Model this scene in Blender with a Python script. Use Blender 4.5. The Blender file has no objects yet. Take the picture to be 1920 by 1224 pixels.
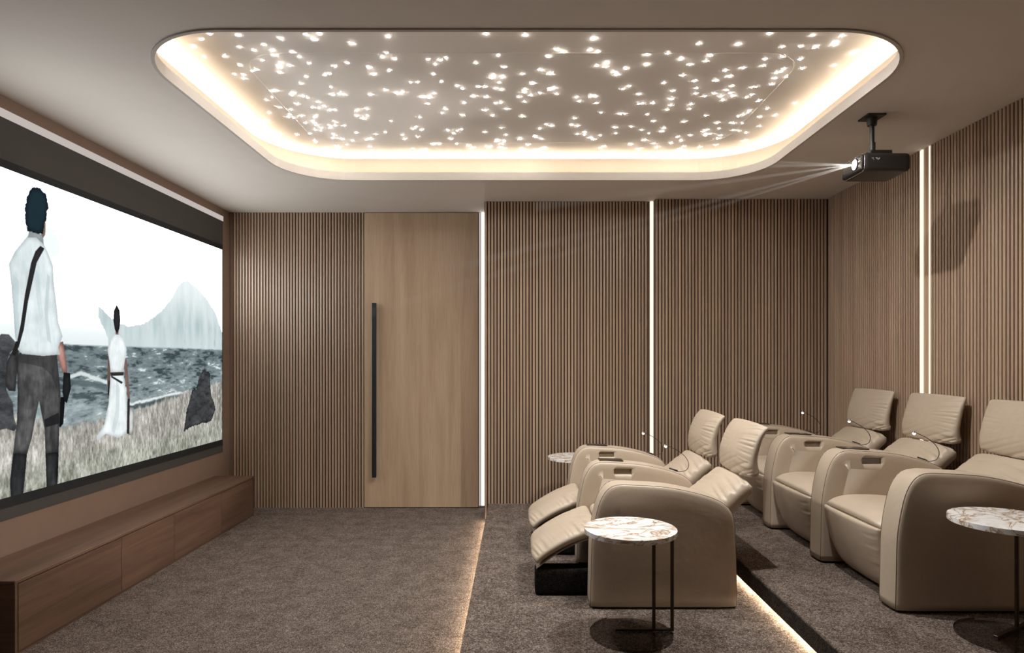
import bpy, bmesh, math, random
import numpy as np
from mathutils import Vector, Matrix

random.seed(7)
SC = bpy.context.scene
COL = SC.collection

# ------------------------------------------------------------------ camera, world, exposure
FPX, VX, VY, EYE = 1200.0, 968.0, 675.0, 1.35      # focal length, vanishing point (px of 1920x1224), eye height (m)
cam = bpy.data.cameras.new('camera')
cam.sensor_width = 36.0
cam.lens = FPX / 1920 * 36
cam.shift_x = -(VX - 960) / 1920
cam.shift_y = (VY - 612) / 1920
cam.clip_start = 0.05
co = bpy.data.objects.new('camera', cam)
co.location = (0, 0, EYE)
co.rotation_euler = (math.pi / 2, 0, 0)
COL.objects.link(co)
SC.camera = co

w = bpy.data.worlds.new('world')
w.use_nodes = True
w.node_tree.nodes['Background'].inputs[0].default_value = (0.02, 0.018, 0.016, 1)
w.node_tree.nodes['Background'].inputs[1].default_value = 0.3
SC.world = w
SC.view_settings.view_transform = 'Standard'
SC.view_settings.look = 'None'
SC.view_settings.exposure = 0.0
SC.view_settings.gamma = 1.0
SC.view_settings.use_curve_mapping = False
SC.cycles.max_bounces = 8
SC.cycles.diffuse_bounces = 5
SC.cycles.glossy_bounces = 3
SC.cycles.transparent_max_bounces = 12
SC.cycles.sample_clamp_indirect = 3.0

# light levels
L_STAR = 360.0        # fibre-optic star points in the ceiling
L_COVE = 44.0        # warm strip behind the ceiling lip
L_SCREEN = 1.1      # projected picture
L_STEP = 55.0         # strips under the two platform edges
L_LINE = 1.25         # upright strips between the wall panels

# four added spot lamps with no fixture, brightening seats and floor from the bay
for x_, y_, p_, a_ in ((-0.25, 3.05, 110.0, 128), (-0.20, 3.65, 40.0, 128), (-0.20, 4.35, 45.0, 128), (1.10, 3.12, 160.0, 165)):
    sp_ = bpy.data.lights.new('fill_spot', 'SPOT')
    sp_.energy = p_
    sp_.color = (1.0, 0.985, 0.96)
    sp_.spot_size = math.radians(a_)
    sp_.spot_blend = 1.0
    sp_.shadow_soft_size = 0.012
    so_ = bpy.data.objects.new('fill_spot', sp_)
    so_.location = (x_, y_, 2.875)
    COL.objects.link(so_)

# ------------------------------------------------------------------ measures (m)
XL, XR = -2.62, 2.60           # side walls
CEIL, UPPER = 2.70, 2.895
Y_DOOR, Y_MID, Y_RGT = 5.848, 5.436, 5.354
Y_NEAR = -1.6
Z1, Z2 = 0.13, 0.25            # platform heights
X_STEP1, X_STEP2 = -0.236, 1.226
PITCH = 0.0272

def at(x, y, Y):
    """a pixel of the photograph at depth Y -> point"""
    return Vector(((x - VX) * Y / FPX, Y, EYE - (y - VY) * Y / FPX))

# ------------------------------------------------------------------ material helpers
def new_mat(name):
    m = bpy.data.materials.new(name)
    m.use_nodes = True
    nt = m.node_tree
    b = nt.nodes['Principled BSDF']
    return m, nt, b

def node(nt, t, **kw):
    n = nt.nodes.new(t)
    for k, v in kw.items():
        setattr(n, k, v)
    return n

def ramp(nt, stops, fac=None):
    r = node(nt, 'ShaderNodeValToRGB')
    e = r.color_ramp.elements
    while len(e) < len(stops):
        e.new(0.5)
    for el, (p, c) in zip(e, stops):
        el.position = p
        el.color = (*c, 1) if len(c) == 3 else c
    if fac is not None:
        nt.links.new(fac, r.inputs[0])
    return r

def coords(nt, scale=(1, 1, 1), out='Object', rand=0.0):
    tc = node(nt, 'ShaderNodeTexCoord')
    mp = node(nt, 'ShaderNodeMapping')
    mp.inputs['Scale'].default_value = scale
    nt.links.new(tc.outputs[out], mp.inputs['Vector'])
    if rand:
        oi = node(nt, 'ShaderNodeObjectInfo')
        mu = node(nt, 'ShaderNodeMath', operation='MULTIPLY')
        mu.inputs[1].default_value = rand
        nt.links.new(oi.outputs['Random'], mu.inputs[0])
        nt.links.new(mu.outputs[0], mp.inputs['Location'])
        return mp.outputs[0], oi.outputs['Random']
    return mp.outputs[0], None

def noise(nt, vec, scale, detail=4, rough=0.55, dist=0.0):
    n = node(nt, 'ShaderNodeTexNoise')
    n.inputs['Scale'].default_value = scale
    n.inputs['Detail'].default_value = detail
    n.inputs['Roughness'].default_value = rough
    n.inputs['Distortion'].default_value = dist
    nt.links.new(vec, n.inputs['Vector'])
    return n.outputs[0]

def mix(nt, a, b, fac, blend='MIX'):
    m = node(nt, 'ShaderNodeMixRGB', blend_type=blend)
    for i, v in ((0, fac), (1, a), (2, b)):
        if hasattr(v, 'is_linked'):
            nt.links.new(v, m.inputs[i])
        elif isinstance(v, (int, float)):
            m.inputs[i].default_value = v
        else:
            m.inputs[i].default_value = (*v, 1)
    return m.outputs[0]

def bump(nt, b, h, strength, dist):
    n = node(nt, 'ShaderNodeBump')
    n.inputs['Strength'].default_value = strength
    n.inputs['Distance'].default_value = dist
    nt.links.new(h, n.inputs['Height'])
    nt.links.new(n.outputs[0], b.inputs['Normal'])

def plain(name, col, rough=0.5, metal=0.0, spec=0.5, grain=0.0, gscale=60):
    m, nt, b = new_mat(name)
    b.inputs['Base Color'].default_value = (*col, 1)
    b.inputs['Roughness'].default_value = rough
    b.inputs['Metallic'].default_value = metal
    b.inputs['Specular IOR Level'].default_value = spec
    if grain:
        v, _ = coords(nt)
        n = noise(nt, v, gscale, 3)
        r = ramp(nt, [(0.3, [c * (1 - grain) for c in col]), (0.7, [c * (1 + grain) for c in col])], n)
        nt.links.new(r.outputs[0], b.inputs['Base Color'])
    return m

def emit(name, col, strength):
    m = bpy.data.materials.new(name)
    m.use_nodes = True
    nt = m.node_tree
    nt.nodes.clear()
    e = node(nt, 'ShaderNodeEmission')
    e.inputs[0].default_value = (*col, 1)
    e.inputs[1].default_value = strength
    o = node(nt, 'ShaderNodeOutputMaterial')
    nt.links.new(e.outputs[0], o.inputs[0])
    return m

def wood(name, dark, light, axis, rough=0.42, spec=0.5, vary=0.0, grain=1.0, fine=0.14):
    m, nt, b = new_mat(name)
    sc = [26, 26, 26]
    sc['xyz'.index(axis)] = 1.3
    v, rnd = coords(nt, [s * grain for s in sc], rand=37.0)
    n1 = noise(nt, v, 1.0, 5 if fine > 0.1 else 1, 0.6, 0.6 if fine > 0.1 else 0.1)
    sc2 = [160, 160, 160]
    sc2['xyz'.index(axis)] = 4.0
    v2, _ = coords(nt, sc2, rand=11.0)
    n2 = noise(nt, v2, 1.0, 3, 0.7)
    r = ramp(nt, [(0.28, dark), (0.5, [(a + c) / 2 for a, c in zip(dark, light)]), (0.74, light)], n1)
    r2 = ramp(nt, [(0.3, (1 - fine,) * 3), (0.65, (1 + fine * 0.35,) * 3)], n2)
    c = mix(nt, r.outputs[0], r2.outputs[0], 1.0, 'MULTIPLY')
    if vary:
        rr = ramp(nt, [(0.0, (1 - vary, 1 - vary * 1.2, 1 - vary * 1.2)), (0.35, (1.0, 0.94, 0.92)), (0.7, (0.98, 1.0, 0.96)),
                       (1.0, (1 + vary, 1 + vary * 0.8, 1 + vary * 0.7))], rnd)
        c = mix(nt, c, rr.outputs[0], 1.0, 'MULTIPLY')
    nt.links.new(c, b.inputs['Base Color'])
    b.inputs['Roughness'].default_value = rough
    b.inputs['Specular IOR Level'].default_value = spec
    if fine > 0.1:
        bump(nt, b, n2, 0.05, 0.0006)
    return m

# ------------------------------------------------------------------ materials
M = {}
M['slat'] = wood('slat_wood', (0.385, 0.268, 0.184), (0.495, 0.362, 0.262), 'z', rough=0.33, spec=0.9, vary=0.14, fine=0.05)
M['felt'] = plain('dark_felt', (0.075, 0.051, 0.036), 0.9, grain=0.2)
M['door'] = wood('door_veneer', (0.42, 0.285, 0.185), (0.61, 0.45, 0.31), 'z', rough=0.42, grain=0.30)
M['walnut'] = wood('walnut_veneer', (0.085, 0.047, 0.031), (0.175, 0.100, 0.065), 'y', rough=0.42, grain=0.8)
M['walnut_end'] = wood('walnut_end', (0.085, 0.047, 0.031), (0.155, 0.090, 0.060), 'x', rough=0.45, grain=0.8)
M['wallpaint'] = plain('brown_wall_paint', (0.20, 0.132, 0.094), 0.6, grain=0.04, gscale=8)
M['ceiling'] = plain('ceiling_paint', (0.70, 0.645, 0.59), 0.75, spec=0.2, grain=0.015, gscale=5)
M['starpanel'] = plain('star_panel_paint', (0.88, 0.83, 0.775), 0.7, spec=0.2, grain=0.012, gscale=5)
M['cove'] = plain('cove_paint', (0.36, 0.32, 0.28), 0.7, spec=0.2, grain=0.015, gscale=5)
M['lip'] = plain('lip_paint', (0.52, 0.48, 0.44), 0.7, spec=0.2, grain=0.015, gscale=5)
M['black'] = plain('black_metal', (0.026, 0.024, 0.022), 0.42, grain=0.1)
M['rubber'] = plain('black_rubber', (0.010, 0.009, 0.008), 0.85, grain=0.1)
M['glossblack'] = plain('gloss_black', (0.010, 0.010, 0.012), 0.12, grain=0.05)
M['handle'] = plain('anodised_handle', (0.035, 0.042, 0.048), 0.35, metal=0.6, grain=0.1, gscale=20)
M['silver'] = plain('silver', (0.62, 0.60, 0.58), 0.25, metal=1.0, grain=0.05)
M['bronze'] = plain('dark_bronze', (0.050, 0.032, 0.021), 0.36, metal=0.75, grain=0.12, gscale=30)
M['fabric'] = plain('grey_screen_fabric', (0.052, 0.046, 0.042), 0.85, grain=0.12, gscale=240)
M['border'] = plain('black_velvet', (0.008, 0.009, 0.010), 0.8, grain=0.1)
M['tray'] = plain('tray_dark', (0.045, 0.034, 0.027), 0.3, metal=0.3, grain=0.1)
M['led_warm'] = emit('warm_led', (1.0, 0.80, 0.58), L_COVE)
M['led_step'] = emit('step_led', (1.0, 0.80, 0.56), L_STEP)
M['led_line'] = emit('line_led', (1.0, 0.86, 0.70), L_LINE)
M['led_door'] = emit('door_led', (1.0, 0.90, 0.80), 4.0)
M['star'] = emit('star_point', (1.0, 0.93, 0.84), L_STAR)
M['lamp'] = emit('reading_lamp_led', (1.0, 0.92, 0.80), 12.0)
M['lens'] = emit('lens_glow', (1.0, 0.95, 0.88), 3.0)
M['greyplastic'] = plain('grey_plastic', (0.20, 0.19, 0.18), 0.4, grain=0.05)
M['mark'] = plain('pale_print', (0.8, 0.8, 0.8), 0.5, grain=0.05)
M['strip_white'] = emit('linear_diffuser', (0.86, 0.77, 0.72), 0.62)

def leather_mat():
    m, nt, b = new_mat('beige_leather')
    v, _ = coords(nt)
    n = noise(nt, v, 7, 3)
    r = ramp(nt, [(0.3, (0.445, 0.362, 0.274)), (0.7, (0.49, 0.402, 0.310))], n)
    nt.links.new(r.outputs[0], b.inputs['Base Color'])
    b.inputs['Roughness'].default_value = 0.43
    b.inputs['Specular IOR Level'].default_value = 0.55
    n2 = noise(nt, v, 260, 2)
    n3 = noise(nt, v, 18, 2)
    s = node(nt, 'ShaderNodeMath', operation='MULTIPLY_ADD')
    s.inputs[1].default_value = 6.0
    nt.links.new(n3, s.inputs[0]); nt.links.new(n2, s.inputs[2])
    bump(nt, b, s.outputs[0], 0.25, 0.0012)
    return m
M['leather'] = leather_mat()
M['piping'] = plain('piping_leather', (0.20, 0.145, 0.098), 0.5, grain=0.1)

def carpet_mat(name, dark, mid, light):
    m, nt, b = new_mat(name)
    v, _ = coords(nt)
    n1 = noise(nt, v, 165, 3, 0.75, 0.6)
    n2 = noise(nt, v, 9, 4, 0.6)
    n3 = noise(nt, v, 45, 3, 0.6, 0.5)
    def madd(a, k, c):
        q = node(nt, 'ShaderNodeMath', operation='MULTIPLY_ADD')
        q.inputs[1].default_value = k
        nt.links.new(a, q.inputs[0])
        if hasattr(c, 'is_linked'): nt.links.new(c, q.inputs[2])
        else: q.inputs[2].default_value = c
        return q.outputs[0]
    h = madd(n1, 0.78, madd(n3, 0.20, madd(n2, 0.14, -0.06)))
    r = ramp(nt, [(0.39, dark), (0.50, mid), (0.62, light)], h)
    nt.links.new(r.outputs[0], b.inputs['Base Color'])
    b.inputs['Roughness'].default_value = 0.95
    b.inputs['Specular IOR Level'].default_value = 0.1
    bump(nt, b, h, 1.0, 0.02)
    return m
M['carpet'] = carpet_mat('taupe_carpet', (0.052, 0.037, 0.029), (0.195, 0.150, 0.123), (0.54, 0.445, 0.385))
M['risershade'] = carpet_mat('riser_shade', (0.018, 0.014, 0.012), (0.045, 0.036, 0.031), (0.10, 0.082, 0.073))  # carpet darkened for the step face, its shade put into the colour
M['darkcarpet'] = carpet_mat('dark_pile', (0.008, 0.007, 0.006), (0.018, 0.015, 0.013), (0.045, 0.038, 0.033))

def marble_mat():
    m, nt, b = new_mat('veined_marble')
    v, _ = coords(nt, (1, 1.6, 1.6), rand=9.0)
    n = noise(nt, v, 4.5, 6, 0.62, 1.4)
    d = node(nt, 'ShaderNodeMath', operation='SUBTRACT'); d.inputs[1].default_value = 0.5
    nt.links.new(n, d.inputs[0])
    ab = node(nt, 'ShaderNodeMath', operation='ABSOLUTE'); nt.links.new(d.outputs[0], ab.inputs[0])
    r = ramp(nt, [(0.0, (0.30, 0.19, 0.11)), (0.010, (0.52, 0.39, 0.27)), (0.028, (0.78, 0.74, 0.70)), (0.07, (0.88, 0.88, 0.87))], ab.outputs[0])
    n2 = noise(nt, v, 16, 4, 0.6, 1.0)
    r2 = ramp(nt, [(0.54, (1, 1, 1)), (0.70, (0.80, 0.66, 0.50))], n2)
    c = mix(nt, r.outputs[0], r2.outputs[0], 0.8, 'MULTIPLY')
    nt.links.new(c, b.inputs['Base Color'])
    b.inputs['Roughness'].default_value = 0.15
    return m
M['marble'] = marble_mat()

def glass_mat():
    m = bpy.data.materials.new('smoked_glass')
    m.use_nodes = True
    nt = m.node_tree
    nt.nodes.clear()
    o = node(nt, 'ShaderNodeOutputMaterial')
    t = node(nt, 'ShaderNodeBsdfTransparent'); t.inputs[0].default_value = (0.96, 0.94, 0.92, 1)
    g = node(nt, 'ShaderNodeBsdfGlossy'); g.inputs['Roughness'].default_value = 0.05
    g.inputs[0].default_value = (0.9, 0.85, 0.8, 1)
    f = node(nt, 'ShaderNodeFresnel'); f.inputs[0].default_value = 1.5
    mx = node(nt, 'ShaderNodeMixShader')
    nt.links.new(f.outputs[0], mx.inputs[0]); nt.links.new(t.outputs[0], mx.inputs[1]); nt.links.new(g.outputs[0], mx.inputs[2])
    nt.links.new(mx.outputs[0], o.inputs[0])
    return m
M['glass'] = glass_mat()

# ------------------------------------------------------------------ object helpers
def link(name, me, mat=None, parent=None, loc=(0, 0, 0), kind=None, smooth=False):
    if mat is not None and len(me.materials) == 0:
        me.materials.append(mat)
    if smooth:
        for p in me.polygons:
            p.use_smooth = True
    o = bpy.data.objects.new(name, me)
    COL.objects.link(o)
    o.location = loc
    if parent is not None:
        o.parent = parent
    if kind:
        o['kind'] = kind
    return o

def mesh_of(bm, name, smooth=False):
    bmesh.ops.recalc_face_normals(bm, faces=bm.faces)
    me = bpy.data.meshes.new(name)
    bm.to_mesh(me)
    bm.free()
    if smooth:
        for p in me.polygons:
            p.use_smooth = True
    return me

def obj(name, bm, mat, parent=None, loc=(0, 0, 0), kind=None, smooth=False):
    return link(name, mesh_of(bm, name, smooth), mat, parent, loc, kind)

def thing(name, label, cat, loc=(0, 0, 0), group=None):
    o = bpy.data.objects.new(name, None)
    o.empty_display_size = 0.1
    COL.objects.link(o)
    o.location = loc
    o['label'] = label
    o['category'] = cat
    if group:
        o['group'] = group
    return o

def tag(o, label, cat, group=None):
    o['label'] = label
    o['category'] = cat
    if group:
        o['group'] = group
    return o

def add_box(bm, x0, x1, y0, y1, z0, z1, bev=0.0, seg=2):
    r = bmesh.ops.create_cube(bm, size=1.0)
    vs = r['verts']
    for v in vs:
        v.co = Vector(((x0 + x1) / 2 + v.co.x * (x1 - x0), (y0 + y1) / 2 + v.co.y * (y1 - y0), (z0 + z1) / 2 + v.co.z * (z1 - z0)))
    if bev:
        es = {e for v in vs for e in v.link_edges}
        bmesh.ops.bevel(bm, geom=list(es), offset=bev, segments=seg, profile=0.6, affect='EDGES', clamp_overlap=True)
    return bm

def box(x0, x1, y0, y1, z0, z1, bev=0.0, seg=2):
    return add_box(bmesh.new(), x0, x1, y0, y1, z0, z1, bev, seg)

def add_cyl(bm, c, r0, r1, h, axis='z', n=32, bev=0.0):
    """cylinder or cone frustum from c along axis"""
    res = bmesh.ops.create_cone(bm, cap_ends=True, cap_tris=False, segments=n, radius1=r0, radius2=r1, depth=h)
    rot = {'z': Matrix.Identity(3), 'x': Matrix.Rotation(math.pi / 2, 3, 'Y'), 'y': Matrix.Rotation(-math.pi / 2, 3, 'X')}[axis]
    vs = res['verts']
    for v in vs:
        v.co = rot @ (v.co + Vector((0, 0, h / 2))) + Vector(c)
    if bev:
        es = {e for v in vs for e in v.link_edges if len(e.link_faces) == 2 and any(len(f.verts) > 4 for f in e.link_faces)}
        bmesh.ops.bevel(bm, geom=list(es), offset=bev, segments=2, profile=0.6, affect='EDGES')
    return bm

def cyl(c, r0, r1, h, axis='z', n=32, bev=0.0):
    return add_cyl(bmesh.new(), c, r0, r1, h, axis, n, bev)

def spline(pts, n):
    """Catmull-Rom through pts, resampled evenly to n points"""
    P = [np.array(p, float) for p in pts]
    P = [2 * P[0] - P[1]] + P + [2 * P[-1] - P[-2]]
    out = []
    for i in range(1, len(P) - 2):
        for t in np.linspace(0, 1, 24, endpoint=False):
            a, b, c, d = P[i - 1], P[i], P[i + 1], P[i + 2]
            out.append(0.5 * (2 * b + (c - a) * t + (2 * a - 5 * b + 4 * c - d) * t * t + (3 * b - a - 3 * c + d) * t ** 3))
    out.append(P[-2])
    out = np.array(out)
    L = np.concatenate([[0], np.cumsum(np.linalg.norm(np.diff(out, axis=0), axis=1))])
    s = np.linspace(0, L[-1], n)
    return np.stack([np.interp(s, L, out[:, k]) for k in range(out.shape[1])], 1)

def tube(pts, r, n=8, closed=False, samples=None):
    p = spline(pts, samples) if samples else np.array(pts, float)
    bm = bmesh.new()
    rings = []
    N = len(p)
    prev = Vector((0.3, 1, 0.2)).normalized()
    for i in range(N):
        a, b = p[(i - 1) % N] if (closed or i > 0) else p[i], p[(i + 1) % N] if (closed or i < N - 1) else p[i]
        t = Vector(b - a).normalized()
        u = (prev - t * prev.dot(t)).normalized()
        prev = u
        v = t.cross(u)
        rr = r(i / (N - 1)) if callable(r) else r
        rings.append([bm.verts.new(Vector(p[i]) + (u * math.cos(k * 2 * math.pi / n) + v * math.sin(k * 2 * math.pi / n)) * rr) for k in range(n)])
    for i in range(N if closed else N - 1):
        A, B = rings[i], rings[(i + 1) % N]
        for k in range(n):
            bm.faces.new((A[k], A[(k + 1) % n], B[(k + 1) % n], B[k]))
    if not closed:
        bm.faces.new(rings[0][::-1]); bm.faces.new(rings[-1])
    return bm

# ------------------------------------------------------------------ the room shell
# floors: lower floor and the two carpeted platforms, each with a toe recess for its light strip
obj('floor', box(XL - 0.02, X_STEP1 + 0.3, Y_NEAR, Y_DOOR + 0.02, -0.1, 0.0), M['carpet'], kind='structure')

def platform(name, x0, x1, y0, y1, zb, zt, toe_h, toe_d, nose):
    bm = bmesh.new()
    add_box(bm, x0, x1, y0, y1, zb + toe_h, zt, nose, 3)
    add_box(bm, x0 + toe_d, x1, y0, y1, zb, zb + toe_h + 0.002)
    return obj(name, bm, M['carpet'], kind='structure')
p1 = platform('floor_front_platform', X_STEP1, 2.62, Y_NEAR, 5.50, 0.0, Z1, 0.048, 0.050, 0.006)
p2 = platform('floor_rear_platform', X_STEP2, 2.62, Y_NEAR, 5.42, Z1, Z2, 0.028, 0.055, 0.008)
obj('riser', box(X_STEP2 - 0.003, X_STEP2 + 0.002, Y_NEAR, 5.34, Z1 + 0.0285, Z2 - 0.012, 0.001, 1), M['risershade'], parent=p2)  # thin dark facing added on the step face, standing in for its shade
s = obj('light_strip', box(X_STEP1 + 0.010, X_STEP1 + 0.030, Y_NEAR + 0.05, Y_MID - 0.06, 0.0455, 0.0475), M['led_step'])
tag(s, 'warm light strip under the edge of the lower platform, left of the front recliners', 'light strip')
s = obj('light_strip', box(X_STEP2 + 0.010, X_STEP2 + 0.030, Y_NEAR + 0.05, Y_RGT - 0.03, Z1 + 0.0255, Z1 + 0.0275), M['led_step'])
tag(s, 'warm light strip at the foot of the dark riser between the two seat rows', 'light strip')

# far wall in three parts, right wall, left wall, near wall
SL_W, SL_D = 0.0175, 0.013
slat_cache = {}
def slat_mesh(h):
    k = round(h, 4)
    if k not in slat_cache:
        bm = bmesh.new()
        c = 0.0035
        prof = [(-SL_W / 2, SL_D), (-SL_W / 2, c), (-SL_W / 2 + c * 0.35, c * 0.3), (-SL_W / 2 + c, 0), (SL_W / 2 - c, 0), (SL_W / 2 - c * 0.35, c * 0.3), (SL_W / 2, c), (SL_W / 2, SL_D)]
        lo = [bm.verts.new((x, y, 0)) for x, y in prof]
        hi = [bm.verts.new((x, y, h)) for x, y in prof]
        for i in range(len(prof) - 1):
            bm.faces.new((lo[i], lo[i + 1], hi[i + 1], hi[i]))
        bm.faces.new(hi); bm.faces.new(lo[::-1])
        me = mesh_of(bm, 'slat')
        me.materials.append(M['slat'])
        slat_cache[k] = me
    return slat_cache[k]

def slats(parent, p0, d, n, z0, rotz=0.0):
    """n upright slats from p0 in direction d; their faces look towards -y when rotz is 0"""
    for i in range(n):
        x, y = p0[0] + d[0] * i, p0[1] + d[1] * i
        z = z0(x) if callable(z0) else z0
        o = bpy.data.objects.new('slat', slat_mesh(CEIL - 0.001 - z))
        COL.objects.link(o)
        o.location = (x, y, z)
        o.rotation_euler = (0, 0, rotz)
        o.parent = parent

BK = SL_D + 0.001
wbl = obj('wall_back_left', box(XL - 0.02, -0.26, Y_DOOR + SL_D, Y_DOOR + 0.12, 0, CEIL), M['felt'], kind='structure')
x0l = -2.575
nl = int((-1.395 - x0l) / PITCH) + 1
slats(wbl, (x0l, Y_DOOR), (PITCH, 0), nl, 0.0)
obj('trim_1', box(XL, x0l - SL_W / 2 - 0.006, Y_DOOR - 0.001, Y_DOOR + SL_D, 0, CEIL), M['wallpaint'], kind='structure')

wbc = obj('wall_back_centre', box(-0.272, 1.1645, Y_MID + SL_D, Y_DOOR + 0.12, 0, CEIL), M['felt'], kind='structure')
nc = int((1.137 - 0.014 - (-0.258)) / PITCH) + 1
slats(wbc, (-0.258, Y_MID), (PITCH, 0), nc, lambda x: 0.0 if x < X_STEP1 else Z1)
wbr = obj('wall_back_right', box(1.1645, XR + 0.02, Y_RGT + SL_D, Y_DOOR + 0.12, 0, CEIL), M['felt'], kind='structure')
nr = int((XR - 0.011 - 1.176) / PITCH) + 1
slats(wbr, (1.176, Y_RGT), ((XR - 0.011 - 1.176) / (nr - 1), 0), nr, lambda x: Z1 if x < X_STEP2 + 0.02 else Z2)
# right wall: slats either side of an upright light channel
wr = obj('wall_right', box(XR + SL_D, XR + 0.13, Y_NEAR, Y_RGT + 0.1, 0, CEIL), M['felt'], kind='structure')
CH0, CH1 = 4.022, 4.120
n1 = int((Y_RGT - 0.008 - (CH1 + 0.010)) / PITCH) + 1
slats(wr, (XR, CH1 + 0.010), (0, PITCH), n1, Z2, rotz=-math.pi / 2)
n2 = int((CH0 - 0.010 - Y_NEAR) / PITCH)
slats(wr, (XR, CH0 - 0.010), (0, -PITCH), n2, Z2, rotz=-math.pi / 2)
wl = obj('wall_left', box(XL - 0.12, XL, Y_NEAR, Y_DOOR + 0.1, 0, CEIL), M['wallpaint'], kind='structure')
obj('wall_near', box(XL - 0.1, XR + 0.1, Y_NEAR - 0.1, Y_NEAR, 0, CEIL), M['border'], kind='structure')

# door with its long bar handle
XD0, XD1 = -1.389, -0.349
d = obj('door_1', box(XD0, XD1, Y_DOOR - 0.002, Y_DOOR + SL_D - 0.001, 0.006, CEIL - 0.004, 0.0015, 1), M['door'], kind='structure')
hx = (704 - VX) * Y_DOOR / FPX
hz0, hz1 = EYE - (895 - VY) * 5.80 / FPX, EYE - (568 - VY) * 5.80 / FPX
h = obj('door_handle', box(hx - 0.0185, hx + 0.0185, Y_DOOR - 0.062, Y_DOOR - 0.037, hz0, hz1, 0.002, 1), M['handle'], parent=d)
bm = bmesh.new()
for z in (hz0 + 0.06, hz1 - 0.06):
    add_cyl(bm, (hx, Y_DOOR - 0.038, z), 0.011, 0.011, 0.040, 'y', 16)
obj('standoff', bm, M['handle'], parent=h)

# upright light strips
def strip(label, b):
    s = obj('light_strip', b, M['led_line'])
    return tag(s, label, 'light strip')
bm = bmesh.new()
s = thing('light_strip', 'upright white light strip in the corner right of the wooden door', 'light strip', (0, 0, 0))
obj('diffuser', box(-0.340, -0.326, Y_DOOR - 0.001, Y_DOOR + SL_D - 0.001, 0.02, CEIL - 0.004), M['strip_white'], parent=s)
obj('diffuser', box(-0.318, -0.286, Y_DOOR + 0.003, Y_DOOR + SL_D - 0.001, 0.02, CEIL - 0.004), M['led_door'], parent=s)
obj('profile', box(-0.3465, -0.274, Y_DOOR + 0.004, Y_DOOR + SL_D - 0.0005, 0.004, 0.020), M['silver'], parent=s)
strip('upright warm light strip between the two slatted panels behind the front recliners', box(1.1365, 1.1640, Y_MID - 0.004, Y_MID + SL_D - 0.001, Z1 + 0.01, CEIL - 0.004))
strip('upright light strip on the far edge of the channel in the right wall', box(XR - 0.002, XR + SL_D - 0.001, CH1 - 0.024, CH1 - 0.0005, Z2 + 0.01, CEIL - 0.004))
strip('thin upright light strip on the near edge of the channel in the right wall', box(XR + 0.001, XR + SL_D - 0.001, CH0 + 0.001, CH0 + 0.014, Z2 + 0.01, CEIL - 0.004))
obj('trim_2', box(XR + 0.006, XR + SL_D + 0.001, CH0 + 0.015, CH1 - 0.025, Z2, CEIL), M['door'], kind='structure')

# ------------------------------------------------------------------ ceiling with its raised, lit bay
CX, CY = 0.0485, 3.700
HA, HB, HR = 1.7165, 1.079, 0.45
def rr_radius(a, b, r, th):
    """distance from the centre of a rounded rectangle to its outline along angle th"""
    dx, dy = math.cos(th), math.sin(th)
    lo, hi = 0.0, a + b
    for _ in range(40):
        m_ = (lo + hi) / 2
        qx, qy = abs(dx * m_) - (a - r), abs(dy * m_) - (b - r)
        sd = math.hypot(max(qx, 0), max(qy, 0)) + min(max(qx, qy), 0) - r
        if sd > 0: hi = m_
        else: lo = m_
    return lo
ANG = sorted(set([round(i * 2 * math.pi / 240, 6) for i in range(240)] +
                 [round(math.atan2(y - CY, x - CX) % (2 * math.pi), 6) for x in (XL - 0.05, XR + 0.05) for y in (Y_NEAR - 0.05, Y_DOOR + 0.05)]))
def ring(bm, off, z):
    vs = []
    for th in ANG:
        r = rr_radius(HA + off, HB + off, max(HR + off, 0.05), th)
        vs.append(bm.verts.new((CX + r * math.cos(th), CY + r * math.sin(th), z)))
    return vs
def bridge(bm, A, B):
    n = len(A)
    for i in range(n):
        bm.faces.new((A[i], A[(i + 1) % n], B[(i + 1) % n], B[i]))
bm = bmesh.new()
outer = []
for th in ANG:
    dx, dy = math.cos(th), math.sin(th)
    ts = []
    if dx > 1e-9: ts.append((XR + 0.05 - CX) / dx)
    if dx < -1e-9: ts.append((XL - 0.05 - CX) / dx)
    if dy > 1e-9: ts.append((Y_DOOR + 0.05 - CY) / dy)
    if dy < -1e-9: ts.append((Y_NEAR - 0.05 - CY) / dy)
    t = min(ts)
    outer.append(bm.verts.new((CX + dx * t, CY + dy * t, CEIL)))
bridge(bm, outer, ring(bm, 0.0, CEIL))
COVE = 0.14
LIPZ = 2.750
a1 = ring(bm, 0.004, LIPZ); a2 = ring(bm, COVE, LIPZ)
bridge(bm, a1, a2)
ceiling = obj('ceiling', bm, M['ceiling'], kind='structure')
bm = bmesh.new()
bm.faces.new(ring(bm, COVE, UPPER))
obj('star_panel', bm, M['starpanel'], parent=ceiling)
bm = bmesh.new()
bridge(bm, ring(bm, COVE, LIPZ), ring(bm, COVE, UPPER))
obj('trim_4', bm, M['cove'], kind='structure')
bm = bmesh.new()
b0 = ring(bm, 0.016, CEIL); b1 = ring(bm, 0.016, CEIL - 0.007); b2 = ring(bm, 0.0, CEIL - 0.007); b3 = ring(bm, 0.0, LIPZ + 0.001); b4 = ring(bm, 0.006, LIPZ + 0.001)
bridge(bm, b0, b1); bridge(bm, b1, b2); bridge(bm, b2, b3); bridge(bm, b3, b4)
for v in list(bm.verts):
    pass
lip = obj('trim_3', bm, M['lip'], kind='structure')
bm = bmesh.new()
c1 = ring(bm, 0.062, LIPZ + 0.005); c2 = ring(bm, 0.082, LIPZ + 0.005)
bridge(bm, c1, c2)
ls = obj('light_strip', bm, M['led_warm'], parent=ceiling)
bm = bmesh.new()
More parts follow.
